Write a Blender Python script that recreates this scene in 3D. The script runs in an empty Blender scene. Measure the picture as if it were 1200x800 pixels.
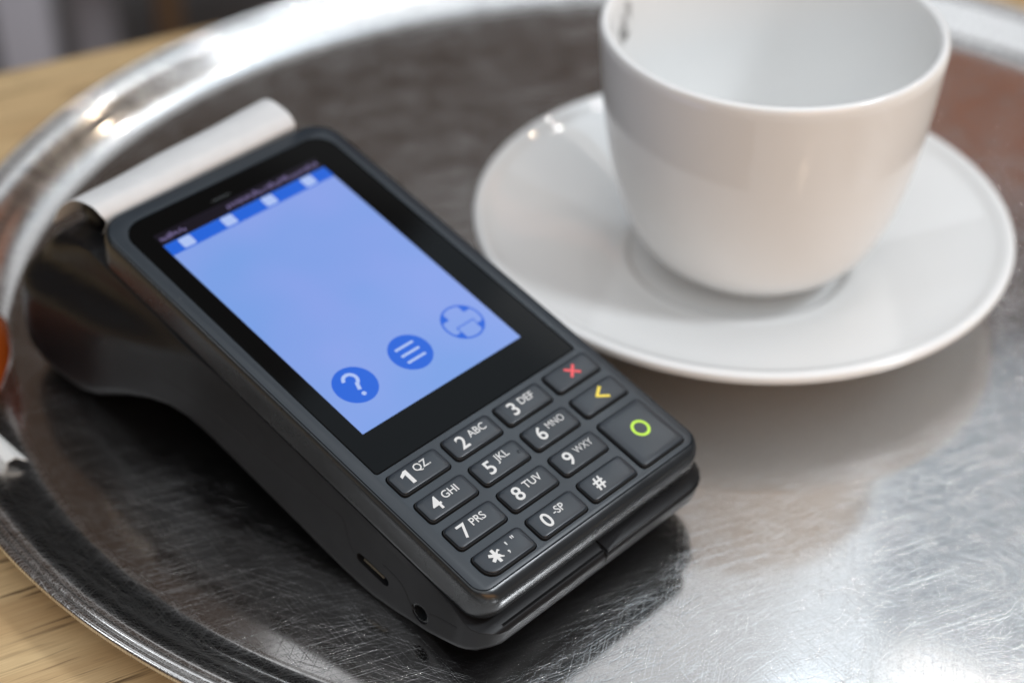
import bpy, bmesh, math, random
from mathutils import Vector, Matrix

S = 0.001                      # everything below is written in millimetres
sc = bpy.context.scene
col = sc.collection
rnd = random.Random(7)

# ------------------------------------------------------------------ camera
CAM_H, PITCH, ROLL = 312.02, 0.652608, 0.012057
cd = bpy.data.cameras.new('camera')
cam = bpy.data.objects.new('camera', cd)
col.objects.link(cam)
cd.sensor_fit = 'HORIZONTAL'
cd.sensor_width = 36.0
cd.lens = 62.23
cd.clip_start = 0.02
cd.clip_end = 60.0
cam.matrix_world = (Matrix.Translation((0, 0, CAM_H * S))
                    @ Matrix.Rotation(math.pi / 2 - PITCH, 4, 'X') @ Matrix.Rotation(ROLL, 4, 'Z'))
cd.dof.use_dof = True
cd.dof.focus_distance = 0.408
cd.dof.aperture_fstop = 6.4
cd.dof.aperture_blades = 0
sc.camera = cam

# ------------------------------------------------------------------ world and lamps (an indoor cafe)
w = bpy.data.worlds.new('World')
sc.world = w
w.use_nodes = True
bg = w.node_tree.nodes['Background']
bg.inputs['Color'].default_value = (1.0, 0.70, 0.54, 1)
bg.inputs['Strength'].default_value = 0.058


def lamp_dir(az, el):
    a, e = math.radians(az), math.radians(el)
    return Vector((math.sin(a) * math.cos(e), math.cos(a) * math.cos(e), math.sin(e)))


TARGET = Vector((0.02, 0.38, 0.0))


def area(name, az, el, dist, sx, sy, power, color, spin=0.0):
    ld = bpy.data.lights.new(name, 'AREA')
    ld.shape = 'RECTANGLE'
    ld.size, ld.size_y = sx, sy
    ld.energy = power
    ld.color = color
    o = bpy.data.objects.new(name, ld)
    col.objects.link(o)
    d = lamp_dir(az, el)
    o.location = TARGET + d * dist
    o.rotation_euler = ((-d).to_track_quat('-Z', 'Y') @ Matrix.Rotation(spin, 3, 'Z').to_quaternion()).to_euler()
    return o


def bulb(name, az, el, dist, radius, power, color):
    ld = bpy.data.lights.new(name, 'POINT')
    ld.shadow_soft_size = radius
    ld.energy = power
    ld.color = color
    o = bpy.data.objects.new(name, ld)
    col.objects.link(o)
    o.location = TARGET + lamp_dir(az, el) * dist
    return o


COOL, WHITE, WARM = (0.88, 0.94, 1.0), (1.0, 0.97, 0.93), (1.0, 0.80, 0.58)
BLUE = (0.70, 0.86, 1.0)
area('ceiling_panel_light', 180, 71, 2.0, 3.4, 3.4, 45, COOL)
area('right_window_light', 98, 50, 2.0, 0.30, 0.30, 17, COOL)
area('window_light', 3, 43.5, 2.2, 0.90, 0.60, 1.5, (0.90, 0.95, 1.0))
area('side_pane_light', 26, 41.5, 2.2, 0.60, 0.52, 0.5, BLUE)
area('lamp_panel_light', 29, 50, 2.2, 0.40, 0.24, 0.62, WHITE)
area('high_window_light', 27, 56, 2.2, 0.60, 0.52, 2.3, BLUE)
area('red_fill_light', 22, 26, 2.2, 1.1, 0.26, 0.26, (1.0, 0.36, 0.18))  # added lamp, only tints the tray's reflection red-brown
area('front_fill_light', 150, 11, 2.0, 1.6, 0.7, 9.0, (1.0, 0.50, 0.15))  # added warm fill for the front of the cup
area('side_window_light', -104, 33, 1.6, 0.16, 0.6, 1.4, COOL)
for az, el, dist, r, p, c in [
        (36, 48, 2.0, 0.022, 3.0, WHITE), (50, 41, 2.0, 0.022, 3.0, WARM), (46, 57, 2.0, 0.024, 3.2, WHITE),
        (8, 74, 2.0, 0.03, 2.5, WHITE), (153, 41, 2.0, 0.03, 3.5, WARM)]:
    bulb('spot_lamp', az, el, dist, r, p, c)

vs = sc.view_settings
vs.view_transform = 'Standard'
vs.look = 'None'
vs.exposure = 0.07
vs.gamma = 1.0
vs.use_curve_mapping = False

# ------------------------------------------------------------------ materials


def new_mat(name):
    m = bpy.data.materials.new(name)
    m.use_nodes = True
    nt = m.node_tree
    return m, nt, nt.nodes['Principled BSDF']


def nd(nt, typ, **kw):
    n = nt.nodes.new(typ)
    for k, v in kw.items():
        if k in n.inputs.keys():
            n.inputs[k].default_value = v
        else:
            setattr(n, k, v)
    return n


def ramp(nt, src, p0, p1, c0=0.0, c1=1.0):
    n = nt.nodes.new('ShaderNodeMapRange')
    n.inputs['From Min'].default_value = p0
    n.inputs['From Max'].default_value = p1
    n.inputs['To Min'].default_value = c0
    n.inputs['To Max'].default_value = c1
    nt.links.new(src, n.inputs['Value'])
    return n.outputs['Result']


def mathn(nt, op, a, b=None):
    n = nt.nodes.new('ShaderNodeMath')
    n.operation = op
    for i, x in enumerate((a, b)):
        if x is None:
            continue
        if isinstance(x, (int, float)):
            n.inputs[i].default_value = x
        else:
            nt.links.new(x, n.inputs[i])
    return n.outputs[0]


def mixcol(nt, fac, a, b):
    n = nt.nodes.new('ShaderNodeMix')
    n.data_type = 'RGBA'
    if isinstance(fac, (int, float)):
        n.inputs[0].default_value = fac
    else:
        nt.links.new(fac, n.inputs[0])
    for i, x in ((6, a), (7, b)):
        if isinstance(x, tuple):
            n.inputs[i].default_value = (*x, 1) if len(x) == 3 else x
        else:
            nt.links.new(x, n.inputs[i])
    return n.outputs[2]


def objcoord(nt):
    return nt.nodes.new('ShaderNodeTexCoord').outputs['Object']


def mapping(nt, vec, scale, rot=(0, 0, 0), loc=(0, 0, 0)):
    n = nt.nodes.new('ShaderNodeMapping')
    n.inputs['Scale'].default_value = scale
    n.inputs['Rotation'].default_value = rot
    n.inputs['Location'].default_value = loc
    nt.links.new(vec, n.inputs['Vector'])
    return n.outputs[0]


def noise(nt, vec, scale, detail=2.0, rough=0.5):
    n = nd(nt, 'ShaderNodeTexNoise', Scale=scale, Detail=detail, Roughness=rough)
    nt.links.new(vec, n.inputs['Vector'])
    return n.outputs['Fac']


def plastic(name, base, rough, grain=0.12, dust=0.5, spec=0.5):
    m, nt, b = new_mat(name)
    oc = objcoord(nt)
    g = noise(nt, oc, 5200, 2)
    bp = nd(nt, 'ShaderNodeBump', Strength=grain, Distance=0.00003)
    nt.links.new(g, bp.inputs['Height'])
    nt.links.new(bp.outputs[0], b.inputs['Normal'])
    wear = noise(nt, oc, 55, 4, 0.6)
    nt.links.new(ramp(nt, wear, 0.3, 0.7, rough - 0.06, rough + 0.08), b.inputs['Roughness'])
    vo = nd(nt, 'ShaderNodeTexVoronoi', Scale=330.0)
    nt.links.new(oc, vo.inputs['Vector'])
    sep = nt.nodes.new('ShaderNodeSeparateColor')
    nt.links.new(vo.outputs['Color'], sep.inputs[0])
    rare = ramp(nt, sep.outputs[0], 0.80, 0.82)
    size = ramp(nt, sep.outputs[1], 0, 1, 0.03, 0.075)
    dot = mathn(nt, 'LESS_THAN', vo.outputs['Distance'], size)
    spk = mathn(nt, 'MULTIPLY', mathn(nt, 'MULTIPLY', dot, rare), dust)
    nt.links.new(mixcol(nt, spk, base, (0.30, 0.29, 0.28)), b.inputs['Base Color'])
    b.inputs['Specular IOR Level'].default_value = spec
    return m


def simple(name, base, rough=0.5, metal=0.0, emit=None, estr=1.0, spec=0.5, coat=0.0):
    m, nt, b = new_mat(name)
    b.inputs['Base Color'].default_value = (*base, 1)
    b.inputs['Roughness'].default_value = rough
    b.inputs['Metallic'].default_value = metal
    b.inputs['Specular IOR Level'].default_value = spec
    b.inputs['Coat Weight'].default_value = coat
    if emit:
        b.inputs['Emission Color'].default_value = (*emit, 1)
        b.inputs['Emission Strength'].default_value = estr
    return m


def steel(name, scratch=1.0, r_lo=0.075, r_hi=0.21, broad=0.18):
    """worn stainless steel: sharp lobe plus a broad lobe from thousands of fine scratches"""
    m, nt, b = new_mat(name)
    out = nt.nodes['Material Output']
    oc = objcoord(nt)
    total = None
    wob = noise(nt, oc, 10, 1)
    comb = nt.nodes.new('ShaderNodeCombineXYZ')
    nt.links.new(mathn(nt, 'MULTIPLY', wob, 0.014), comb.inputs[0])
    nt.links.new(mathn(nt, 'MULTIPLY', wob, 0.014), comb.inputs[1])
    add = nd(nt, 'ShaderNodeVectorMath', operation='ADD')
    nt.links.new(oc, add.inputs[0])
    nt.links.new(comb.outputs[0], add.inputs[1])
    pat = nd(nt, 'ShaderNodeTexNoise', Scale=38.0, Detail=2.0)
    nt.links.new(oc, pat.inputs['Vector'])
    psep = nt.nodes.new('ShaderNodeSeparateColor')
    nt.links.new(pat.outputs['Color'], psep.inputs[0])
    for i, (ang, ln, wd, lo, hi, wgt) in enumerate([
            (9, 75, 3600, 0.65, 0.80, 0.8), (-24, 60, 3300, 0.65, 0.80, 0.8), (-55, 70, 3800, 0.65, 0.80, 0.8),
            (41, 80, 3500, 0.65, 0.80, 0.8), (78, 65, 3700, 0.65, 0.80, 0.8), (24, 24, 2500, 0.68, 0.78, 1.0)]):
        st = nt.nodes.new('ShaderNodeMapping')
        st.vector_type = 'TEXTURE'
        st.inputs['Rotation'].default_value = (0, 0, math.radians(ang))
        st.inputs['Scale'].default_value = (1.0 / ln, 1.0 / wd, 1)
        st.inputs['Location'].default_value = (0.13 * i, 0.07 * i, 0)
        nt.links.new(add.outputs[0], st.inputs[0])
        n = nd(nt, 'ShaderNodeTexNoise', Scale=1.0, Detail=0.0, Roughness=0.5, noise_dimensions='2D')
        nt.links.new(st.outputs[0], n.inputs['Vector'])
        s = ramp(nt, n.outputs['Fac'], lo, hi, 0, wgt)
        s = mathn(nt, 'MULTIPLY', s, ramp(nt, psep.outputs[i % 3], 0.3, 0.7, 0.55, 1.0))
        total = s if total is None else mathn(nt, 'ADD', total, s)
    fine = noise(nt, oc, 3400, 1, 0.65)
    wave = noise(nt, oc, 16, 1)
    height = mathn(nt, 'ADD', mathn(nt, 'MULTIPLY', total, -1.0), mathn(nt, 'MULTIPLY', fine, 0.15))
    bp = nd(nt, 'ShaderNodeBump', Strength=0.36 * scratch, Distance=0.00005)
    nt.links.new(height, bp.inputs['Height'])
    bp2 = nd(nt, 'ShaderNodeBump', Strength=0.15, Distance=0.0004)
    nt.links.new(wave, bp2.inputs['Height'])
    nt.links.new(bp2.outputs[0], bp.inputs['Normal'])
    smudge = noise(nt, oc, 30, 2, 0.6)
    worn = mathn(nt, 'ADD', ramp(nt, fine, 0.35, 0.65), mathn(nt, 'MULTIPLY', total, 0.8))
    nt.links.new(mixcol(nt, worn, (0.53, 0.515, 0.50), (0.68, 0.665, 0.65)), b.inputs['Base Color'])
    b.inputs['Metallic'].default_value = 1.0
    nt.links.new(ramp(nt, smudge, 0.3, 0.75, r_lo, r_lo + 0.05), b.inputs['Roughness'])
    nt.links.new(bp2.outputs[0], b.inputs['Normal'])
    b2 = nt.nodes.new('ShaderNodeBsdfPrincipled')
    nt.links.new(mixcol(nt, ramp(nt, fine, 0.3, 0.7), (0.56, 0.55, 0.54), (0.76, 0.75, 0.74)), b2.inputs['Base Color'])
    b2.inputs['Metallic'].default_value = 1.0
    b2.inputs['Roughness'].default_value = r_hi
    nt.links.new(bp.outputs[0], b2.inputs['Normal'])
    fac = mathn(nt, 'ADD', mathn(nt, 'MULTIPLY', total, 0.9),
                mathn(nt, 'ADD', broad - 0.3, mathn(nt, 'MULTIPLY', fine, 0.6)))
    fac = ramp(nt, fac, 0, 1)
    mx = nt.nodes.new('ShaderNodeMixShader')
    nt.links.new(fac, mx.inputs[0])
    nt.links.new(b.outputs[0], mx.inputs[1])
    nt.links.new(b2.outputs[0], mx.inputs[2])
    nt.links.new(mx.outputs[0], out.inputs['Surface'])
    return m


def oak(name):
    m, nt, b = new_mat(name)
    oc = objcoord(nt)
    st = mapping(nt, oc, (7, 75, 75))
    big = noise(nt, st, 1.0, 4, 0.6)
    pores = noise(nt, mapping(nt, oc, (26, 560, 560)), 1.0, 3, 0.6)
    fib = noise(nt, mapping(nt, oc, (60, 2600, 2600)), 1.0, 2, 0.5)
    c = mixcol(nt, ramp(nt, big, 0.35, 0.65), (0.50, 0.33, 0.165), (0.66, 0.48, 0.26))
    c = mixcol(nt, mathn(nt, 'MULTIPLY', ramp(nt, fib, 0.4, 0.65), 0.35), c, (0.34, 0.21, 0.10))
    p = mathn(nt, 'MULTIPLY', ramp(nt, pores, 0.565, 0.64), ramp(nt, noise(nt, oc, 26, 2), 0.25, 0.5))
    c = mixcol(nt, mathn(nt, 'MULTIPLY', p, 0.8), c, (0.085, 0.048, 0.022))
    nt.links.new(c, b.inputs['Base Color'])
    b.inputs['Roughness'].default_value = 0.42
    bp = nd(nt, 'ShaderNodeBump', Strength=0.3, Distance=0.0002, invert=True)
    nt.links.new(pores, bp.inputs['Height'])
    nt.links.new(bp.outputs[0], b.inputs['Normal'])
    return m


def porcelain(name):
    m, nt, b = new_mat(name)
    oc = objcoord(nt)
    b.inputs['Base Color'].default_value = (0.80, 0.80, 0.79, 1)
    b.inputs['Roughness'].default_value = 0.06
    n = noise(nt, oc, 35, 2)
    bp = nd(nt, 'ShaderNodeBump', Strength=0.05, Distance=0.0008)
    nt.links.new(n, bp.inputs['Height'])
    nt.links.new(bp.outputs[0], b.inputs['Normal'])
    return m


def paper_mat(name):
    m, nt, b = new_mat(name)
    oc = objcoord(nt)
    n = noise(nt, oc, 220, 4, 0.6)
    nt.links.new(mixcol(nt, ramp(nt, n, 0.3, 0.7), (0.82, 0.82, 0.82), (0.88, 0.88, 0.88)), b.inputs['Base Color'])
    b.inputs['Roughness'].default_value = 0.55
    tr = nd(nt, 'ShaderNodeBsdfTranslucent', Color=(0.75, 0.73, 0.70, 1))
    mx = nt.nodes.new('ShaderNodeMixShader')
    mx.inputs[0].default_value = 0.32
    nt.links.new(b.outputs[0], mx.inputs[1])
    nt.links.new(tr.outputs[0], mx.inputs[2])
    nt.links.new(mx.outputs[0], nt.nodes['Material Output'].inputs['Surface'])
    return m


def floor_mat(name):
    m, nt, b = new_mat(name)
    oc = objcoord(nt)
    n = noise(nt, oc, 5, 4, 0.6)
    nt.links.new(mixcol(nt, ramp(nt, n, 0.35, 0.65), (0.16, 0.17, 0.18), (0.26, 0.26, 0.26)), b.inputs['Base Color'])
    b.inputs['Roughness'].default_value = 0.6
    return m


M = {
    'shell': plastic('slate_plastic', (0.018, 0.025, 0.033), 0.36, 0.14, 0.35),
    'low': plastic('black_plastic', (0.009, 0.009, 0.010), 0.38, 0.14, 0.30, 0.2),
    'gloss': plastic('gloss_black_plastic', (0.012, 0.013, 0.014), 0.22, 0.03, 0.2),
    'key': plastic('key_rubber', (0.016, 0.022, 0.030), 0.34, 0.10, 0.25),
    'band': plastic('satin_black_plastic', (0.018, 0.021, 0.024), 0.24, 0.06, 0.25),
    'glass': simple('display_glass_black', (0.004, 0.004, 0.004), 0.07, spec=0.05),
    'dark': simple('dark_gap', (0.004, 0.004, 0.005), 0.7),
    'ink': simple('white_ink', (0.66, 0.66, 0.65), 0.5),
    'red': simple('red_ink', (0.80, 0.09, 0.10), 0.5),
    'yellow': simple('yellow_ink', (0.80, 0.62, 0.07), 0.5),
    'green': simple('green_ink', (0.50, 0.78, 0.06), 0.5),
    'scr_blue': simple('screen_blue_print', (0.0, 0.0, 0.0), 0.12, spec=0.1, emit=(0.022, 0.125, 0.66)),
    'scr_light': simple('screen_light_print', (0.0, 0.0, 0.0), 0.12, spec=0.1, emit=(0.40, 0.52, 0.86)),
    'scr_black': simple('screen_black_print', (0.0, 0.0, 0.0), 0.12, spec=0.1, emit=(0.012, 0.010, 0.016)),
    'scr_text': simple('screen_status_print', (0.0, 0.0, 0.0), 0.12, spec=0.1, emit=(0.16, 0.13, 0.27)),
    'contact': simple('gold_contact', (0.16, 0.13, 0.09), 0.4, metal=1.0),
    'steel': steel('worn_steel'),
    'wall_steel': steel('polished_steel', 0.5, 0.07, 0.28, 0.22),
    'oak': oak('oak_wood'),
    'amber': simple('amber_wrapper', (0.30, 0.06, 0.008), 0.2, coat=0.5),
    'foil': simple('white_wrapper', (0.62, 0.62, 0.60), 0.35),
    'gold': simple('yellow_wrapper', (0.70, 0.42, 0.03), 0.3),
    'china': porcelain('white_porcelain'),
    'paper': paper_mat('thermal_paper'),
    'floor': floor_mat('dark_floor'),
    'chairwood': simple('brown_wood', (0.12, 0.065, 0.03), 0.5),
    'chairgrey': simple('grey_fabric', (0.48, 0.46, 0.50), 0.8),
}


def screen_mat():
    m, nt, b = new_mat('lit_screen')
    oc = objcoord(nt)
    n = noise(nt, oc, 22, 2)
    c = mixcol(nt, ramp(nt, n, 0.35, 0.65), (0.195, 0.34, 0.75), (0.255, 0.35, 0.78))
    b.inputs['Base Color'].default_value = (0, 0, 0, 1)
    b.inputs['Roughness'].default_value = 0.12
    b.inputs['Specular IOR Level'].default_value = 0.1
    nt.links.new(c, b.inputs['Emission Color'])
    b.inputs['Emission Strength'].default_value = 1.0
    return m


M['screen'] = screen_mat()


def stain_mat():
    m, nt, b = new_mat('coffee_stain')
    out = nt.nodes['Material Output']
    oc = objcoord(nt)
    n = noise(nt, oc, 260, 3, 0.6)
    b.inputs['Base Color'].default_value = (0.14, 0.13, 0.12, 1)
    b.inputs['Roughness'].default_value = 0.3
    tr = nt.nodes.new('ShaderNodeBsdfTransparent')
    mx = nt.nodes.new('ShaderNodeMixShader')
    nt.links.new(ramp(nt, n, 0.36, 0.66, 0.0, 0.7), mx.inputs[0])
    nt.links.new(tr.outputs[0], mx.inputs[1])
    nt.links.new(b.outputs[0], mx.inputs[2])
    nt.links.new(mx.outputs[0], out.inputs['Surface'])
    return m


M['stain'] = stain_mat()

# ------------------------------------------------------------------ mesh helpers


def mesh_obj(name, verts, faces, mat, parent=None, smooth=True, angle=35, scale=S):
    me = bpy.data.meshes.new(name)
    me.from_pydata([(x * scale, y * scale, z * scale) for x, y, z in verts], [], faces)
    bm = bmesh.new()
    bm.from_mesh(me)
    bmesh.ops.recalc_face_normals(bm, faces=bm.faces)
    bm.to_mesh(me)
    bm.free()
    return finish(name, me, mat, parent, smooth, angle)


def finish(name, me, mat, parent=None, smooth=True, angle=35):
    me.materials.clear()
    me.materials.append(M[mat])
    if smooth:
        for p in me.polygons:
            p.use_smooth = True
        me.set_sharp_from_angle(angle=math.radians(angle))
    o = bpy.data.objects.new(name, me)
    col.objects.link(o)
    if parent:
        o.parent = parent
    return o


def empty(name, loc=(0, 0, 0)):
    o = bpy.data.objects.new(name, None)
    o.empty_display_size = 0.02
    o.location = loc
    col.objects.link(o)
    return o


def tag(o, label, cat, group=None, kind=None):
    if kind:
        o['kind'] = kind
    if label:
        o['label'] = label
    if cat:
        o['category'] = cat
    if group:
        o['group'] = group
    return o


def loft(rings, cap0=True, cap1=True):
    n = len(rings[0])
    v = [p for r in rings for p in r]
    f = []
    for i in range(len(rings) - 1):
        for j in range(n):
            a, b = i * n + j, i * n + (j + 1) % n
            f.append((a, b, b + n, a + n))
    if cap0:
        f.append(tuple(range(n - 1, -1, -1)))
    if cap1:
        f.append(tuple(range((len(rings) - 1) * n, len(rings) * n)))
    return v, f


def rrect(x0, y0, x1, y1, r, n=6):
    """rounded rectangle, r = one radius or four (x0y0, x1y0, x1y1, x0y1)"""
    if isinstance(r, (int, float)):
        r = (r,) * 4
    pts = []
    for (cx, cy, a0), rr in zip(((x0, y0, 180), (x1, y0, 270), (x1, y1, 0), (x0, y1, 90)), r):
        rr = max(rr, 0.01)
        ox = cx + (rr if cx == x0 else -rr)
        oy = cy + (rr if cy == y0 else -rr)
        for k in range(n + 1):
            a = math.radians(a0 + 90 * k / n)
            pts.append((ox + rr * math.cos(a), oy + rr * math.sin(a)))
    return pts


def lathe(profile, n=128, cx=0, cy=0, close=False):
    v, f = [], []
    m = len(profile)
    for i in range(n):
        a = 2 * math.pi * i / n
        for r, z in profile:
            v.append((cx + r * math.cos(a), cy + r * math.sin(a), z))
    for i in range(n):
        for j in range(m - (0 if close else 1)):
            a, b = i * m + j, i * m + (j + 1) % m
            c, d = ((i + 1) % n) * m + (j + 1) % m, ((i + 1) % n) * m + j
            f.append((a, b, c, d))
    return v, f


def spline(pts, k=6):
    """Catmull-Rom through 2-D points"""
    out = []
    P = [pts[0]] + list(pts) + [pts[-1]]
    for i in range(1, len(P) - 2):
        for s in range(k):
            t = s / k
            out.append(tuple(0.5 * (2 * P[i][c] + (P[i + 1][c] - P[i - 1][c]) * t
                                    + (2 * P[i - 1][c] - 5 * P[i][c] + 4 * P[i + 1][c] - P[i + 2][c]) * t * t
                                    + (3 * P[i][c] - P[i - 1][c] - 3 * P[i + 1][c] + P[i + 2][c]) * t ** 3)
                             for c in range(2)))
    out.append(tuple(pts[-1]))
    return out


def interp(tab, x):
    if x <= tab[0][0]:
        return tab[0][1]
    for (a, fa), (b, fb) in zip(tab, tab[1:]):
        if x <= b:
            t = (x - a) / (b - a)
            return fa + (fb - fa) * t
    return tab[-1][1]


def smooth01(a, b, x):
    t = min(max((x - a) / (b - a), 0), 1)
    return t * t * (3 - 2 * t)


def boolean_cut(o, cutters):
    """subtract cutter meshes for good and drop them"""
    for c in cutters:
        md = o.modifiers.new('cut', 'BOOLEAN')
        md.operation = 'DIFFERENCE'
        md.solver = 'EXACT'
        md.object = c
    dg = bpy.context.evaluated_depsgraph_get()
    dg.update()
    me = bpy.data.meshes.new_from_object(o.evaluated_get(dg))
    o.modifiers.clear()
    o.data = me
    for c in cutters:
        bpy.data.objects.remove(c, do_unlink=True)


def text_mesh(body, size, bold=0.0, shear=0.0):
    cu = bpy.data.curves.new('text', 'FONT')
    cu.body = body
    cu.size = size * S
    cu.offset = bold * S
    cu.extrude = 0.02 * S
    cu.align_x = 'CENTER'
    cu.align_y = 'CENTER'
    cu.resolution_u = 6
    o = bpy.data.objects.new('text', cu)
    col.objects.link(o)
    dg = bpy.context.evaluated_depsgraph_get()
    dg.update()
    me = bpy.data.meshes.new_from_object(o.evaluated_get(dg))
    bpy.data.objects.remove(o, do_unlink=True)
    # centre the ink itself on the origin
    xs = [v.co.x for v in me.vertices]
    ys = [v.co.y for v in me.vertices]
    if xs:
        mx, my = (min(xs) + max(xs)) / 2, (min(ys) + max(ys)) / 2
        for v in me.vertices:
            v.co.x -= mx
            v.co.y -= my
    return me


# ------------------------------------------------------------------ the setting: floor and table
fl = mesh_obj('floor', [(-9000, -6000, -742), (9000, -6000, -742), (9000, 12000, -742), (-9000, 12000, -742)],
              [(0, 1, 2, 3)], 'floor', smooth=False)
tag(fl, None, None, kind='structure')

TANG = math.radians(28.6)
tb = empty('wooden_table', (0, 0, -0.742))
tb.rotation_euler = (0, 0, TANG)
tag(tb, 'light oak table carrying the steel tray, seen as bare wood at both left corners', 'table')
E_, N_ = (math.cos(TANG), math.sin(TANG)), (-math.sin(TANG), math.cos(TANG))
FAR = N_[0] * -136 + N_[1] * 597.6
TZ = 742 - 2.4


def tbox(x0, x1, y0, y1, z0, z1, r=4, b=1.5):
    rings = []
    for z, i in ((z0, b), (z0 + b * 0.3, b * 0.3), (z0 + b, 0), (z1 - b, 0), (z1 - b * 0.3, b * 0.3), (z1, b)):
        rings.append([(x, y, z) for x, y in rrect(x0 + i, y0 + i, x1 - i, y1 - i, max(r - i, 0.5))])
    return loft(rings)


mesh_obj('tabletop', *tbox(-560, 760, -260, FAR, TZ - 26, TZ, 6, 2.5), 'oak', tb)
for lx, ly in ((-500, -200), (690, -200), (-500, FAR - 70), (690, FAR - 70)):
    mesh_obj('leg', *tbox(lx - 27, lx + 27, ly - 27, ly + 27, 0, TZ - 26.5, 4, 2), 'oak', tb)

# two chairs out of focus behind the table


def ray_at(px, py, dist):
    """a point at a horizontal distance from the camera, through a spot of the photograph, for laying out the room"""
    x, y = (px - 600) / 2074.3, (400 - py) / 2074.3
    d = Vector((x, math.cos(PITCH) + y * math.sin(PITCH), -math.sin(PITCH) + y * math.cos(PITCH)))
    return d * (dist / math.hypot(d.x, d.y))


def chair(leg_at, rot, mat, label, leg_w):
    o = empty('dining_chair', (leg_at[0] * S, leg_at[1] * S, -0.742))
    o.rotation_euler = (0, 0, rot)
    tag(o, label, 'chair', 'chairs behind the table')
    h = leg_w / 2
    for x, y, top in ((0, 0, 440), (-400, 0, 440), (0, 380, 860), (-400, 380, 860)):
        mesh_obj('leg', *tbox(x - h, x + h, y - h, y + h, 0, top, 4, 2), mat, o)
    mesh_obj('seat', *tbox(-400 - h - 8, h + 8, -h - 8, 380 - h - 1, 440.5, 475, 20, 6), mat, o)
    mesh_obj('backrest', *tbox(-400 + h + 1, -h - 1, 372, 388, 640, 820, 4, 3), mat, o)
    return o


pA = ray_at(26, 40, 1420)
chair(pA, math.radians(6), 'chairgrey', 'out of focus pale grey chair beyond the table at the top left corner', 44)
pB = ray_at(193, 20, 1560)
chair(pB, math.radians(-78), 'chairwood', 'out of focus dark brown wooden chair beyond the far table edge', 24)

# ------------------------------------------------------------------ serving tray
TC, TA, TB, TPH = (48.2, 442.6), 196.3, 181.8, 0.18


def ell_loft(profile, n=256, closed=False):
    v, f = [], []
    m = len(profile)
    for i in range(n):
        a = 2 * math.pi * i / n
        for k, z in profile:
            x, y = (TA + k) * math.cos(a), (TB + k) * math.sin(a)
            v.append((x * math.cos(TPH) - y * math.sin(TPH), x * math.sin(TPH) + y * math.cos(TPH), z))
    for i in range(n):
        for j in range(m if closed else m - 1):
            a, b = i * m + j, i * m + (j + 1) % m
            c, d = ((i + 1) % n) * m + (j + 1) % m, ((i + 1) % n) * m + j
            f.append((a, b, c, d))
    return v, f


tray = empty('serving_tray', (TC[0] * S, TC[1] * S, 0))
tag(tray, 'large oval stainless steel serving tray with scratched floor and rolled rim', 'tray')
tf = [[], []]
ks = [-TB * t for t in (0.999, 0.8, 0.6, 0.4, 0.25, 0.12, 0.05, 0.015, 0.0)]
v, f = ell_loft([(k, 0.0) for k in ks] + [(k, -1.0) for k in reversed(ks)], closed=True)
mesh_obj('tray_floor', v, f, 'steel', tray)
prof = spline([(0.05, 0), (2.0, 0.06), (4.5, 0.7), (7.5, 2.2), (10.5, 4.5), (13.2, 7.2), (15.6, 9.2), (18, 10.2), (19.6, 10.3)], 5)
under = [(k + 0.25, z - 1.0) for k, z in reversed(prof)]
v, f = ell_loft(prof + under, closed=True)
mesh_obj('tray_wall', v, f, 'wall_steel', tray)


def bead(k0, z0, r, n=14):
    return [(k0 + r * math.cos(2 * math.pi * i / n), z0 + r * math.sin(2 * math.pi * i / n)) for i in range(n)]


v, f = ell_loft(bead(20.4, 9.7, 0.95), closed=True)
mesh_obj('rim_bead', v, f, 'wall_steel', tray, angle=80)
v, f = ell_loft(bead(22.5, 9.2, 1.35), closed=True)
mesh_obj('rim_bead', v, f, 'wall_steel', tray, angle=80)

# ------------------------------------------------------------------ saucer and cup
SX, SY = 68.3, 446.0
saucer = empty('saucer', (SX * S, SY * S, 0))
tag(saucer, 'round white porcelain saucer under the cup, on the steel tray', 'saucer')
top = spline([(0.0, 4.0), (14, 4.0), (26, 4.0), (30.8, 4.1), (32.6, 4.9), (34.0, 6.3), (35.6, 7.0), (39, 7.7), (44, 9.3), (52, 12.0), (62, 15.4), (70, 18.1), (74.5, 19.8), (77.0, 21.2), (78.4, 21.8)], 5)
lip = spline([(79.4, 21.7), (80.2, 21.2), (80.4, 20.2), (80.0, 19.0), (78.8, 17.9)], 4)
und = spline([(75, 16.0), (64, 12.4), (52, 8.2), (44, 5.4), (39, 3.2), (37.2, 1.2), (36.6, 0.25), (35.2, 0.15), (34.2, 0.7), (33.5, 1.6), (28, 1.8), (0.0, 1.8)], 4)
v, f = lathe(top + lip + und, 160)
mesh_obj('dish', v, f, 'china', saucer, angle=60)

CX, CY = 72.0, 446.2
cup = empty('coffee_cup', (CX * S, CY * S, 4.0 * S))
tag(cup, 'empty white porcelain coffee cup standing on the saucer', 'cup')
Z0 = 4.0
outer = spline([(0, 8.6), (17.5, 8.6), (19.2, 8.0), (19.6, 4.4), (21.0, 4.1), (21.9, 4.8), (22.3, 8.8), (24.6, 9.8), (29.4, 11.5), (33.6, 14.8), (37.6, 21.0),
                (41.0, 29.6), (43.6, 39.4), (45.5, 50.0), (46.8, 60.0), (47.8, 70.0), (48.5, 79.5)], 5)
rim = spline([(48.6, 81.8), (48.2, 83.2), (47.2, 83.7), (46.1, 83.2), (45.5, 81.8)], 4)
inner = spline([(44.9, 74), (43.9, 64), (42.4, 52), (40.2, 41), (36.8, 30), (31.5, 20.9), (24, 15.0), (12, 12.4), (0, 12.0)], 5)
prof = [(r, z - Z0) for r, z in outer + rim + inner]
v, f = lathe(prof, 160)
mesh_obj('bowl', v, f, 'china', cup, angle=60)
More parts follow.
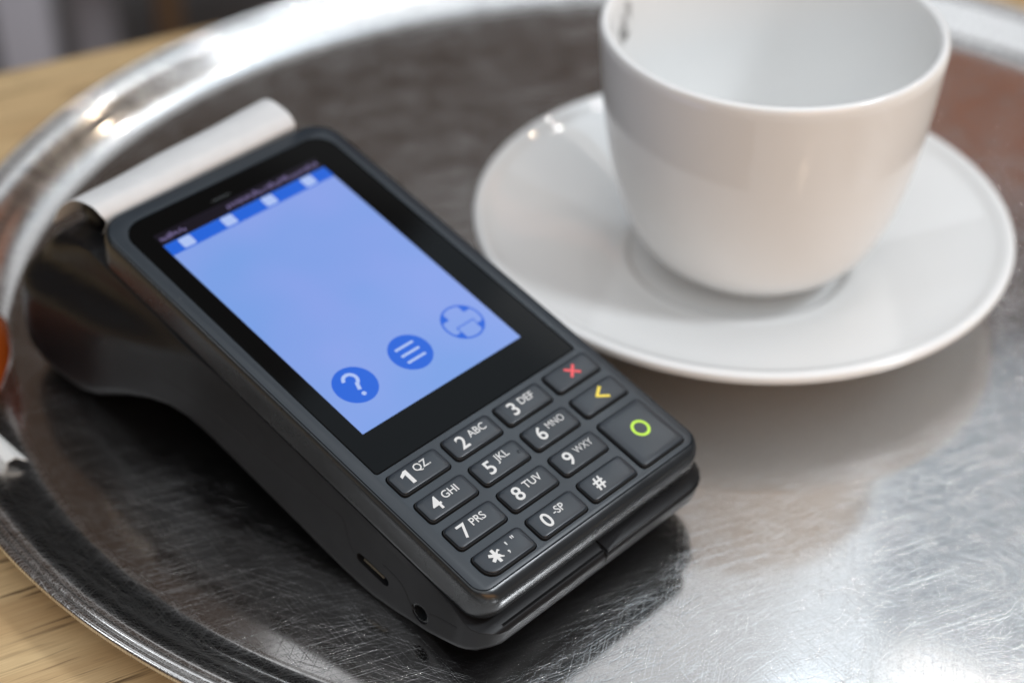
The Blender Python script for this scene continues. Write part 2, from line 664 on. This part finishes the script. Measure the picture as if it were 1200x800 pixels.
# handle on the far side
path = spline([(46.4, 68), (55, 71), (63, 67), (66, 56), (62, 44), (53, 36), (41.2, 32)], 6)
rings = []
for i, (r, z) in enumerate(path):
    p0, p1 = path[max(i - 1, 0)], path[min(i + 1, len(path) - 1)]
    t = Vector((p1[0] - p0[0], p1[1] - p0[1])).normalized()
    nrm = Vector((-t.y, t.x))
    ring = []
    for k in range(14):
        a = 2 * math.pi * k / 14
        o_ = nrm * (2.3 * math.sin(a))
        ring.append((4.6 * math.cos(a), r + o_.x, z + o_.y - Z0))
    rings.append(ring)
v, f = loft(rings)
ha = math.radians(-8)
v = [(x * math.cos(ha) - y * math.sin(ha), x * math.sin(ha) + y * math.cos(ha), z) for x, y, z in v]
mesh_obj('handle', v, f, 'china', cup, angle=70)


def inner_r(z):
    pts = sorted([(b, a) for a, b in inner])
    return interp(pts, z)


v, f = [], []
na, nz = 14, 12
for i in range(na + 1):
    t = i / na
    for j in range(nz + 1):
        s = j / nz
        a = math.radians(146 + 17 * t)
        z = 78 - 13 * s + 3.5 * t
        wgt = 0.08
        v.append(((inner_r(z) - wgt) * math.cos(a), (inner_r(z) - wgt) * math.sin(a), z - Z0))
for i in range(na):
    for j in range(nz):
        # keep an uneven blot
        t, s = (i + 0.5) / na, (j + 0.5) / nz
        if ((t - 0.5 - 0.25 * (s - 0.5)) / 0.36) ** 2 + ((s - 0.5) / 0.5) ** 2 < 1:
            a = i * (nz + 1) + j
            f.append((a, a + 1, a + nz + 2, a + nz + 1))
mesh_obj('coffee_stain', v, f, 'stain', cup)

# ------------------------------------------------------------------ payment terminal
D0 = Vector((-29.24, 308.65, 35.054))
U = Vector((0.69183459, 0.72205602, 0))
V = Vector((-0.70198133, 0.67260012, 0.23416082))
N = Vector((0.16907723, -0.16200055, 0.97219788))
P0 = (33.5, 35.0, -(35.054 + 0.23416 * 35) / 0.9722)
base = D0 + U * P0[0] + V * P0[1] + N * P0[2]
term = empty('payment_terminal', base * S)
term.rotation_euler = Matrix((U, V, N)).transposed().to_euler()
tag(term, 'black handheld card payment terminal with lit blue screen and number keys', 'payment terminal')


def T(p):
    return (p[0] - P0[0], p[1] - P0[1], p[2] - P0[2])


def part(name, v, f, mat, parent=term, **kw):
    return mesh_obj(name, [T(p) for p in v], f, mat, parent, **kw)


UL, UR, VF, VB = -5.5, 72.5, -40.6, 106.6
KU, KV, KW, KH = 17.663, 9.643, 15.33, 6.69

# upper housing: a glossy side band with a pocket, and the flat slate frame let into it


def outline_stack(tab):
    rings = []
    for wz, i, fr in tab:
        rf = max(6.5 - fr * 0.9, 2.6)
        rings.append([(x, y, wz) for x, y in rrect(UL + i, VF + fr, UR - i, VB - i, (rf, rf, 8.5 - i, 8.5 - i), 8)])
    return loft(rings)


part('side_band', *outline_stack(((-11.4, 0.5, 5.0), (-9.9, 0.5, 5.0), (-9.7, 0.25, 1.9), (-9.2, 0.1, 1.0), (-8.0, 0.0, 0.35), (-5.2, 0.0, 0.0), (-3.4, 0.0, 0.15),
                                  (-2.0, 0.05, 0.65), (-1.1, 0.2, 1.4), (-0.55, 0.42, 2.2), (-0.28, 0.62, 2.75), (-0.2, 0.8, 3.0),
                                  (-0.35, 0.9, 3.12), (-2.6, 0.95, 3.2))), 'band', angle=45)
upper = part('front_frame', *outline_stack(((-2.5, 1.1, 3.35), (-0.4, 1.0, 3.26), (-0.12, 1.05, 3.3), (0.0, 1.25, 3.5))), 'shell', angle=30)


def key_rect(c, r):
    u0 = c * KU
    v1 = -r * KV
    v0 = v1 - KH
    if (c, r) == (3, 2):
        v0 = -3 * KV - KH
    return u0, v0, u0 + KW, v1


keys = [(c, r) for r in range(4) for c in range(4) if (c, r) != (3, 3)]
cutv, cutf = [], []


def add(vf, store):
    v0 = len(store[0])
    store[0].extend(vf[0])
    store[1].extend(tuple(i + v0 for i in q) for q in vf[1])


for c, r in keys:
    u0, v0, u1, v1 = key_rect(c, r)
    g = 0.42
    rr = (3.4 if (c, r) == (0, 3) else 1.5, 1.5, 1.5, 1.5)
    pl = rrect(u0 - g, v0 - g, u1 + g, v1 + g, rr, 4)
    add(loft([[(x, y, -2.2) for x, y in pl], [(x, y, 1.0) for x, y in pl]]), (cutv, cutf))
pl = rrect(-1.0, 2.0, 67.9, 101.6, (1.0, 1.0, 6.5, 6.5), 6)
add(loft([[(x, y, -0.9) for x, y in pl], [(x, y, 1.0) for x, y in pl]]), (cutv, cutf))
boolean_cut(upper, [part('cutter', cutv, cutf, 'dark')])
for p in upper.data.polygons:
    p.use_smooth = True
upper.data.set_sharp_from_angle(angle=math.radians(40))

# display glass and the lit screen
rings = [[(x, y, wz) for x, y in rrect(-0.75 + i, 2.25 + i, 67.65 - i, 101.35 - i, (0.8, 0.8, 6.2 - i, 6.2 - i), 6)]
         for wz, i in ((-0.88, 0), (-0.22, 0), (-0.08, 0.08), (-0.05, 0.25))]
part('display_glass', *loft(rings), 'glass', smooth=False)
v, f = tbox(25.0, 31.4, 96.1, 96.8, -0.06, 0.0, 0.35, 0.02)
part('earpiece_slot', v, f, 'gloss')


def plate(pl, z0, z1):
    return loft([[(x, y, z0) for x, y in pl], [(x, y, z1) for x, y in pl]])


def sheet(name, pl, z, mat, parent):
    return part(name, *plate(pl, z - 0.012, z), mat, parent, smooth=False)


screen = part('screen', *plate(rrect(4.9, 13.4, 59.0, 90.4, 0.1, 1), -0.045, -0.03), 'screen', smooth=False)


def disc(cx, cy, r, n=48):
    return [(cx + r * math.cos(2 * math.pi * k / n), cy + r * math.sin(2 * math.pi * k / n)) for k in range(n)]


def bar(x0, y0, x1, y1, wd):
    d = Vector((x1 - x0, y1 - y0)).normalized()
    nn = Vector((-d.y, d.x)) * wd / 2
    return [(x0 + nn.x, y0 + nn.y), (x0 - nn.x, y0 - nn.y), (x1 - nn.x, y1 - nn.y), (x1 + nn.x, y1 + nn.y)]


def arcband(cx, cy, r0, r1, a0, a1, n=24):
    o_ = [(cx + r1 * math.cos(math.radians(a0 + (a1 - a0) * k / n)), cy + r1 * math.sin(math.radians(a0 + (a1 - a0) * k / n))) for k in range(n + 1)]
    i_ = [(cx + r0 * math.cos(math.radians(a1 + (a0 - a1) * k / n)), cy + r0 * math.sin(math.radians(a1 + (a0 - a1) * k / n))) for k in range(n + 1)]
    return o_, i_


def multi(name, polys, z, mat, parent, th=0.012):
    """several flat polygons printed on the same screen or key: one print"""
    st = ([], [])
    for k_, pl in enumerate(polys):
        dz = 0.004 * k_ if len(polys) < 8 else 0.0
        add(plate(pl, z - th + dz, z + dz), st)
    return part(name, *st, mat, parent, smooth=False)


def strip_quads(o_, i_):
    i_ = list(reversed(i_))
    return [[o_[k], o_[k + 1], i_[k + 1], i_[k]] for k in range(len(o_) - 1)]


ZS = -0.03
# status bar of tiny unreadable marks, tab bar with four pale tiles
sheet('status_bar', rrect(4.9, 90.42, 59.0, 94.6, 0.1, 1), ZS, 'scr_black', screen)
marks = []
x = 5.6
while x < 58:
    if x < 13 or x > 27:
        wd = rnd.uniform(0.35, 0.8)
        h = rnd.uniform(0.9, 1.7)
        y = 91.6 + rnd.uniform(0, 0.5)
        marks.append([(x, y), (x + wd, y), (x + wd, y + h), (x, y + h)])
        x += wd + rnd.uniform(0.25, 0.6)
    else:
        x += 0.5
multi('status_marks', marks, ZS + 0.02, 'scr_text', screen)
sheet('tab_bar', rrect(4.9, 86.1, 59.0, 90.36, 0.1, 1), ZS + 0.02, 'scr_blue', screen)
for tx in (11.0, 24.6, 38.2, 51.8):
    sheet('tab_icon', rrect(tx - 1.9, 86.6, tx + 1.9, 90.1, 0.5, 3), ZS + 0.04, 'scr_light', screen)

IR = 5.85
ic = sheet('help_icon', disc(13.8, 26.2, IR), ZS + 0.02, 'scr_blue', screen)
q = strip_quads(*arcband(13.8, 28.0, 1.35, 2.3, 170, -60)) + [bar(14.55, 26.6, 13.75, 24.4, 1.0)[:4], disc(13.75, 22.9, 0.62, 16)]
multi('help_mark', q, ZS + 0.04, 'scr_light', screen)
sheet('menu_icon', disc(32.2, 26.2, IR), ZS + 0.02, 'scr_blue', screen)
multi('menu_mark', [bar(29.2, yy, 35.2, yy, 0.75) for yy in (28.6, 26.2, 23.8)], ZS + 0.04, 'scr_light', screen)
sheet('printer_icon', disc(50.3, 26.0, IR), ZS + 0.02, 'scr_blue', screen)
pcx, pcy = 50.3, 26.0
inn = disc(pcx, pcy, IR - 0.42, 64)


def clip(xa, xb, ya, yb):
    out = []
    R = IR - 0.55
    for k in range(96):
        a = 2 * math.pi * k / 96
        dx, dy = math.cos(a), math.sin(a)
        t = R
        t = min(t, (xb if dx > 0 else xa) / dx if abs(dx) > 1e-6 else R, (yb if dy > 0 else ya) / dy if abs(dy) > 1e-6 else R)
        out.append((pcx + dx * t, pcy + dy * t))
    return out


multi('printer_mark', [clip(-2.6, 2.6, -6, 6)], ZS + 0.04, 'screen', screen)
multi('printer_mark', [clip(-6, 6, -2.5, 2.3)], ZS + 0.055, 'screen', screen)
multi('printer_mark', [bar(pcx - 3.0, pcy - 0.9, pcx + 3.0, pcy - 0.9, 0.35), bar(pcx - 2.85, pcy - 0.9, pcx - 2.85, pcy - 4.4, 0.3),
                       bar(pcx + 2.85, pcy - 0.9, pcx + 2.85, pcy - 4.4, 0.3)], ZS + 0.07, 'scr_blue', screen)

# keys
LEG = {(0, 0): ('1', 'QZ.'), (1, 0): ('2', 'ABC'), (2, 0): ('3', 'DEF'), (0, 1): ('4', 'GHI'), (1, 1): ('5', 'JKL'), (2, 1): ('6', 'MNO'),
       (0, 2): ('7', 'PRS'), (1, 2): ('8', 'TUV'), (2, 2): ('9', 'WXY'), (1, 3): ('0', '-SP')}
KZ = 1.25
for c, r in keys:
    u0, v0, u1, v1 = key_rect(c, r)
    r0 = 3.2 if (c, r) == (0, 3) else 1.3
    hw, hh = (u1 - u0) / 2, (v1 - v0) / 2
    rings = []

    def pil(x, y):
        return -0.22 * ((x - (u0 + u1) / 2) / hw) ** 2 - 0.10 * ((y - (v0 + v1) / 2) / hh) ** 2
    for wz, i in ((0.2, 0.3), (KZ - 0.45, 0.12), (KZ - 0.33, 0.05), (KZ - 0.12, 0.16), (KZ, 0.42)):
        rings.append([(x, y, wz + (pil(x, y) if wz > 0 else 0)) for x, y in
                      rrect(u0 + i, v0 + i, u1 - i, v1 - i, (max(r0 - i, 0.5), 1.3 - i * 0.6, 1.3 - i * 0.6, 1.3 - i * 0.6), 5)])
    for sc_ in (0.8, 0.55, 0.28, 0.05):
        last = rings[4]
        mx_, my_ = (u0 + u1) / 2, (v0 + v1) / 2
        rings.append([(mx_ + (x - mx_) * sc_, my_ + (y - my_) * sc_, KZ + pil(mx_ + (x - mx_) * sc_, my_ + (y - my_) * sc_)) for x, y, _ in last])
    k = part('key', *loft(rings), 'key', angle=60)
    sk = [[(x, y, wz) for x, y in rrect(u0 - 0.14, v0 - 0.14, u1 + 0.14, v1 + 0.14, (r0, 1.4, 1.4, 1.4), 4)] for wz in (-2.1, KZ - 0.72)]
    part('key_gap_shade', *loft(sk), 'dark', k, angle=60)  # near-black sleeve, paints the shade in the gap around the key
    top_z = KZ + 0.0
    cu_, cv_ = (u0 + u1) / 2, (v0 + v1) / 2

    def drape(me, u, vv):
        for q_ in me.vertices:
            q_.co.z += pil(q_.co.x / S + u, q_.co.y / S + vv) * S + 0.05 * S

    def glyph(name, body, size, u, vv, bold, mat='ink', sx=1.0, left=False):
        me = text_mesh(body, size, bold)
        for q_ in me.vertices:
            q_.co.x *= sx
        if left:
            u -= min(q_.co.x for q_ in me.vertices) / S
        drape(me, u, vv)
        o = finish(name, me, mat, k, smooth=False)
        p = T((u, vv, top_z))
        o.location = (p[0] * S, p[1] * S, p[2] * S)
        return o

    if (c, r) in LEG:
        dgt, let = LEG[(c, r)]
        if dgt == '1':
            o1 = multi('digit_print', [bar(u0 + 4.5, cv_ - 2.05, u0 + 4.5, cv_ + 2.1, 1.05),
                                       [(u0 + 4.2, cv_ + 2.1), (u0 + 2.65, cv_ + 1.25), (u0 + 2.65, cv_ + 0.45), (u0 + 4.2, cv_ + 1.05)]], top_z - 0.02, 'ink', k, 0.03)
        else:
            glyph('digit_print', dgt, 5.5, u0 + 4.1, cv_ + 0.05, 0.07)
        wide = let in ('MNO', 'WXY')
        glyph('letter_print', let, 2.85 if wide else 3.0, u0 + 6.75, cv_ + 0.8, -0.02 if wide else 0.02, sx=0.9 if wide else 0.98, left=True)
    if (c, r) == (1, 1):
        v_, f_ = lathe([(0.0, KZ + 0.20), (0.25, KZ + 0.18), (0.45, KZ + 0.06), (0.55, KZ - 0.3)], 16, u0 + 13.4, cv_ - 0.6)
        part('locating_dot', v_, f_, 'key', k)
    if (c, r) == (2, 3):
        glyph('symbol_print', '#', 4.9, u0 + 4.6, cv_, 0.10)
    if (c, r) == (0, 3):
        sx_, sy_ = u0 + 5.0, cv_ + 0.1
        multi('symbol_print', [bar(sx_ - 1.9 * math.cos(a), sy_ - 1.9 * math.sin(a), sx_ + 1.9 * math.cos(a), sy_ + 1.9 * math.sin(a), 0.85)
                               for a in (math.radians(d) for d in (90, 30, 150))], top_z - 0.02, 'ink', k, 0.02)
        glyph('letter_print', ',', 3.6, u0 + 8.3, cv_ - 0.9, 0.04)
        glyph('letter_print', "'", 3.6, u0 + 9.2, cv_ + 1.2, 0.04)
        glyph('letter_print', '"', 3.2, u0 + 11.6, cv_ + 1.7, 0.02)
    if (c, r) == (3, 0):
        multi('symbol_print', [bar(cu_ - 1.65, cv_ - 1.5, cu_ + 1.65, cv_ + 1.5, 0.75), bar(cu_ - 1.65, cv_ + 1.5, cu_ + 1.65, cv_ - 1.5, 0.75)],
              top_z + 0.02, 'red', k, 0.02)
    if (c, r) == (3, 1):
        multi('symbol_print', [bar(cu_ + 1.9, cv_ + 1.9, cu_ - 1.2, cv_ - 0.15, 0.8), bar(cu_ - 1.2, cv_ + 0.15, cu_ + 1.9, cv_ - 1.9, 0.8)],
              top_z + 0.02, 'yellow', k, 0.02)
    if (c, r) == (3, 2):
        multi('symbol_print', strip_quads(*arcband(cu_ + 0.4, cv_ + 0.7, 1.75, 2.55, 0, 360, 48)), top_z + 0.02, 'green', k, 0.02)

# lower housing: sections along v
WB = [(-43.4, -16.5), (-43.0, -17.6), (-42, -18.6), (-40, -20.4), (-34, -24.0), (-26, -29.0), (-15, -33.2), (-8, -35.2), (-3, -35.9), (3, -36.2), (10, -36.3), (20, -36.0), (54, -36.0),
      (64, -36.4), (71, -37.8), (78, -41.2), (86, -46.8), (92, -52.0), (97, -56.4), (103, -60.0), (108, -61.6), (114, -63.0), (120, -63.8), (126, -62.5), (131, -58.5), (135, -52), (137.5, -46), (138.2, -42)]
WT = [(-43.4, -12.6), (-43.0, -11.9), (-42, -11.5), (-38, -11.4), (-33, -10.2), (-31, -9.9), (105.6, -9.9), (106.4, -9.5), (112, -10.8), (118, -13.5), (124, -18), (130, -24.5), (135, -32), (137.5, -37), (138.2, -39)]


def flare(vv, wz):
    """the rear bulge swells below a shoulder that runs level with the tray"""
    cw = -11.5 - (vv - 62) * 0.37
    return 6.6 * smooth01(54, 104, vv) * smooth01(cw + 7.5, cw - 1.5, wz)


stations = sorted(set([a for a, _ in WB] + [a for a, _ in WT] + [-38, -36, -30, -20, 15, 27, 34, 40, 47, 60, 67, 74, 82, 89, 95, 100, 105, 118, 123, 128.5, 133]))
rings = []
for vv in stations:
    wt, wb = interp(WT, vv), interp(WB, vv)
    ins = 0.0
    rf = 7.5
    d = vv + 43.4
    if d < rf:
        ins = rf - math.sqrt(max(rf * rf - (rf - d) ** 2, 0))
    rb = 16.0
    d = 138.2 - vv
    if d < rb:
        ins += (rb - math.sqrt(max(rb * rb - (rb - d) ** 2, 0))) * 0.75
    lip_out = 0.9 * (1 - smooth01(-36, -22, vv))
    sv = smooth01(52, 104, vv)
    rc = min(3.0 + 4.5 * sv, (wt - wb) * 0.45)
    rt = min(0.15 + 5.0 * smooth01(106.9, 120, vv), (wt - wb) * 0.3)

    def off(wz):
        return ins - lip_out - flare(vv, wz)
    left = []
    for k in range(5):
        a = math.radians(90 - 90 * k / 4)
        left.append((rt * (1 - math.cos(a)), wt - rt + rt * math.sin(a)))
    for k in range(1, 12):
        left.append((0, (wt - rt) + ((wb + rc) - (wt - rt)) * k / 12))
    for k in range(7):
        a = math.radians(90 * k / 6)
        left.append((rc * (1 - math.cos(a)), wb + rc - rc * math.sin(a)))
    ring = [(UL + off(wz) + du, vv, wz) for du, wz in left]
    ring += [(UR - off(wz) + 1.6 * lip_out - du, vv, wz) for du, wz in reversed(left)]
    rings.append(ring)
v, f = loft(rings)
lower = part('lower_housing', v, f, 'low', angle=50)


def wall_u(vv, wz):
    sv = smooth01(52, 104, vv)
    return UL - 0.9 * (1 - smooth01(-36, -22, vv)) - flare(vv, wz)


# sockets on the left wall
def wall_slot(v0, w0, v1, w1, wd, u0, u1, n=8):
    d = Vector((v1 - v0, w1 - w0)).normalized()
    nn = Vector((-d.y, d.x))
    pts = []
    for k in range(n + 1):
        a = math.pi / 2 + math.pi * k / n
        pts.append((v0 + wd / 2 * (math.cos(a) * d.x + math.sin(a) * nn.x), w0 + wd / 2 * (math.cos(a) * d.y + math.sin(a) * nn.y)))
    for k in range(n + 1):
        a = -math.pi / 2 + math.pi * k / n
        pts.append((v1 + wd / 2 * (math.cos(a) * d.x + math.sin(a) * nn.x), w1 + wd / 2 * (math.cos(a) * d.y + math.sin(a) * nn.y)))
    return loft([[(u0, a, b) for a, b in pts], [(u1, a, b) for a, b in pts]])


USB = (-2.0, -24.6, -10.4, -24.3)
JACK = (-22.9, -23.4)
c1 = part('cutter', *wall_slot(*USB, 3.1, UL - 4, UL + 4.5), 'dark')
c2 = part('cutter', *wall_slot(JACK[0] + 0.01, JACK[1], JACK[0] - 0.01, JACK[1], 5.9, UL - 4, UL + 5), 'dark')
boolean_cut(lower, [c1, c2])
for p in lower.data.polygons:
    p.use_smooth = True
lower.data.set_sharp_from_angle(angle=math.radians(45))
part('usb_socket', *wall_slot(*USB, 2.95, UL + 2.0, UL + 4.4), 'dark')
part('usb_contact', *wall_slot(USB[0] - 0.9, USB[1], USB[2] + 0.9, USB[3], 0.75, UL + 0.5, UL + 3.0), 'contact')


def jack_ring(r0, r1, ua, ub, n=28):
    vs_, fs_ = [], []
    prof_ = [(r0, ub), (r0, ua), (r1, ua), (r1, ub)]
    for i in range(n):
        a = 2 * math.pi * i / n
        for r, u in prof_:
            vs_.append((u, JACK[0] + r * math.cos(a), JACK[1] + r * math.sin(a)))
    for i in range(n):
        for j in range(4):
            fs_.append((i * 4 + j, i * 4 + (j + 1) % 4, ((i + 1) % n) * 4 + (j + 1) % 4, ((i + 1) % n) * 4 + j))
    return vs_, fs_


part('audio_socket', *jack_ring(2.2, 2.9, UL + 0.25, UL + 4.5), 'gloss')
part('audio_socket_floor', *wall_slot(JACK[0] + 0.01, JACK[1], JACK[0] - 0.01, JACK[1], 5.8, UL + 3.8, UL + 4.6), 'dark')


# parting seam on the left wall: thin dark line sunk in the wall
def seam(name, pts, wd=0.6):
    dense = []
    for (a, b), (c, d) in zip(pts, pts[1:]):
        n = max(int(math.hypot(c - a, d - b) / 1.5), 1)
        for k in range(n):
            dense.append((a + (c - a) * k / n, b + (d - b) * k / n))
    dense.append(pts[-1])
    rings_ = []
    for i, (a, b) in enumerate(dense):
        p0, p1 = dense[max(i - 1, 0)], dense[min(i + 1, len(dense) - 1)]
        t = Vector((p1[0] - p0[0], p1[1] - p0[1])).normalized()
        nn = Vector((-t.y, t.x)) * wd / 2
        u = wall_u(a, b)
        rings_.append([(u - 0.03, a + nn.x, b + nn.y), (u - 0.03, a - nn.x, b - nn.y), (u + 0.4, a - nn.x, b - nn.y), (u + 0.4, a + nn.x, b + nn.y)])
    return part(name, *loft(rings_), 'dark', smooth=False)


seam('parting_seam', spline([(74, -26.5), (60, -25), (48, -23.4), (28, -20.0), (8.5, -17.0), (6.0, -17.3), (4.4, -19.8), (1.8, -23.8), (0.2, -24.8)], 3))
seam('parting_seam', spline([(-9.0, -19.4), (-11, -19.2), (-15.0, -19.6), (-17.0, -20.8), (-19.4, -23.4), (-20.6, -24.4)], 3))
seam('parting_seam', spline([(-24.6, -21.2), (-28, -18.6), (-34.5, -14.8)], 3))

# notch in the front lip, printer cover and serrated tear bar at the back
part('lip_seam', *tbox(35.0, 35.5, -43.55, -40.4, -14.5, -11.38, 0.1, 0.03), 'dark', smooth=False)
rings = [[(x, y, wz) for x, y in rrect(35.6 + i, -42.9 + i, 73.2 - i, -37.6, (0.3, 6.5, 0.3, 0.3), 8)] for wz, i in ((-11.6, 0), (-10.95, 0), (-10.8, 0.2))]
part('lip_shelf', *loft(rings), 'low')
part('lip_groove', *tbox(0.5, 35.0, -42.05, -41.75, -12.0, -11.42, 0.1, 0.02), 'dark', smooth=False)
cov = [(108.3, -9.2), (112, -10.3), (118, -13.0), (124, -17.5), (130, -24.0), (134, -30.0)]
rings = []
for uu in (2.0, 2.6, 64.4, 65.0):
    e = 0.35 if uu in (2.0, 65.0) else 0.0
    rings.append([(uu, a, b - e) for a, b in cov] + [(uu, a, b - 1.4) for a, b in reversed(cov)])
part('printer_cover', *loft(rings), 'low', angle=30)
tv, tfc = [], []
for k in range(58):
    uu = 4 + k
    n0 = len(tv)
    tv += [(uu, 108.1, -4.8), (uu + 1, 108.1, -4.8), (uu + 1, 108.9, -4.8), (uu, 108.9, -4.8), (uu + 0.5, 108.3, -3.5)]
    tfc += [(n0, n0 + 1, n0 + 2, n0 + 3), (n0, n0 + 1, n0 + 4), (n0 + 1, n0 + 2, n0 + 4), (n0 + 2, n0 + 3, n0 + 4), (n0 + 3, n0, n0 + 4)]
part('tear_bar', tv, tfc, 'gloss', smooth=False)

rings = []
for uu in (0.8, 1.2, 61.4, 61.8):
    rr_ = 3.6 if uu in (0.8, 61.8) else 4.0
    rings.append([(uu, 115.6 + rr_ * math.cos(2 * math.pi * k / 24), -7.2 + rr_ * math.sin(2 * math.pi * k / 24)) for k in range(24)])
part('paper_roller', *loft(rings), 'low', angle=50)

# ------------------------------------------------------------------ receipt paper curling out of the printer slot
pp = spline([(109.4, -8.4), (108.0, -5.0), (107.1, -1.8), (107.9, 0.0), (111, 1.2), (116.4, -0.9), (121, -5.0), (124.9, -11.0), (127.4, -17.8)], 6)
PO = D0 + U * 32 + V * 112 + N * 0
pv, pf = [], []
nu = 18
for side in (0, 1):
    for i, (a, b) in enumerate(pp):
        p0, p1 = pp[max(i - 1, 0)], pp[min(i + 1, len(pp) - 1)]
        t = Vector((p1[0] - p0[0], p1[1] - p0[1])).normalized()
        nn = Vector((-t.y, t.x)) * (0.09 * side)
        for k in range(nu + 1):
            uu = 0.0 + 63.6 * k / nu - 2.6 * (1 - k / nu) * smooth01(4, 30, i)
            wv = 0.25 * math.sin(k * 0.7 + i * 0.05) * (i / len(pp))
            q = U * (uu - 32) + V * (a + nn.x - 112 + 0.8 * k / nu) + N * (b + nn.y + wv + 0.6 * k / nu + 3.6 * k / nu * smooth01(110, 123, a))
            pv.append(tuple(q))
L = len(pp) * (nu + 1)
idx = lambda s, i, k: s * L + i * (nu + 1) + k
for s in (0, 1):
    for i in range(len(pp) - 1):
        for k in range(nu):
            pf.append((idx(s, i, k), idx(s, i, k + 1), idx(s, i + 1, k + 1), idx(s, i + 1, k)))
for i in range(len(pp) - 1):
    for k in (0, nu):
        pf.append((idx(0, i, k), idx(0, i + 1, k), idx(1, i + 1, k), idx(1, i, k)))
for k in range(nu):
    for i in (0, len(pp) - 1):
        pf.append((idx(0, i, k), idx(0, i, k + 1), idx(1, i, k + 1), idx(1, i, k)))
paper = mesh_obj('receipt_paper', pv, pf, 'paper', angle=50)
paper.location = PO * S
tag(paper, 'white blank receipt paper curling out behind the terminal screen', 'paper')

# ------------------------------------------------------------------ wrapped sweet at the left edge of the tray
sw = empty('wrapped_sweet', (-0.147, 0.384, 0.0))
tag(sw, 'amber wrapped sweet with white folded end, cut off by the left edge of the picture', 'sweet')
rings = []
for i in range(13):
    t = -1 + 2 * i / 12
    rr_ = math.sqrt(max(1 - t * t, 0.02))
    ring = []
    for k in range(20):
        a = 2 * math.pi * k / 20
        cr = 1 + 0.06 * math.sin(5 * a + 3 * t) + 0.05 * math.sin(9 * a - 4 * t)
        ring.append((8.5 * rr_ * cr * math.cos(a) + 1.5 * t, -21 * t, 9.6 + 7.2 * rr_ * cr * math.sin(a)))
    rings.append(ring)
mesh_obj('wrapper_body', *loft(rings), 'amber', sw, angle=70)


def fin(name, mat, a, b, c, th, folds):
    """pleated fan between the gathered corner a and the outer edge b-c"""
    A, B, C_ = Vector(a), Vector(b), Vector(c)
    n = folds * 2
    up = []
    for i in range(n + 1):
        e = B.lerp(C_, i / n)
        up.append(e + Vector((0, 0, 1.6 if i % 2 else 0.0)))
    vs_ = [A + Vector((0, 0, th))] + [p + Vector((0, 0, th)) for p in up] + [A] + up
    m_ = len(up) + 1
    fs_ = []
    for i in range(n):
        fs_.append((0, 1 + i, 2 + i))
        fs_.append((m_, m_ + 2 + i, m_ + 1 + i))
        fs_.append((1 + i, m_ + 1 + i, m_ + 2 + i, 2 + i))
    fs_.append((0, m_, m_ + 1, 1))
    fs_.append((0, n + 1, m_ + n + 1, m_))
    return mesh_obj(name, [tuple(p) for p in vs_], fs_, mat, sw, smooth=False)


fin('wrapper_end', 'foil', (-2.0, -16.0, 9.0), (19.5, -33.0, 2.2), (3.0, -38.0, 2.6), 0.5, 3)
fin('wrapper_tab', 'gold', (-3.0, -30.0, 1.9), (12.5, -42.5, 2.9), (3.0, -45.0, 3.2), 0.4, 2)
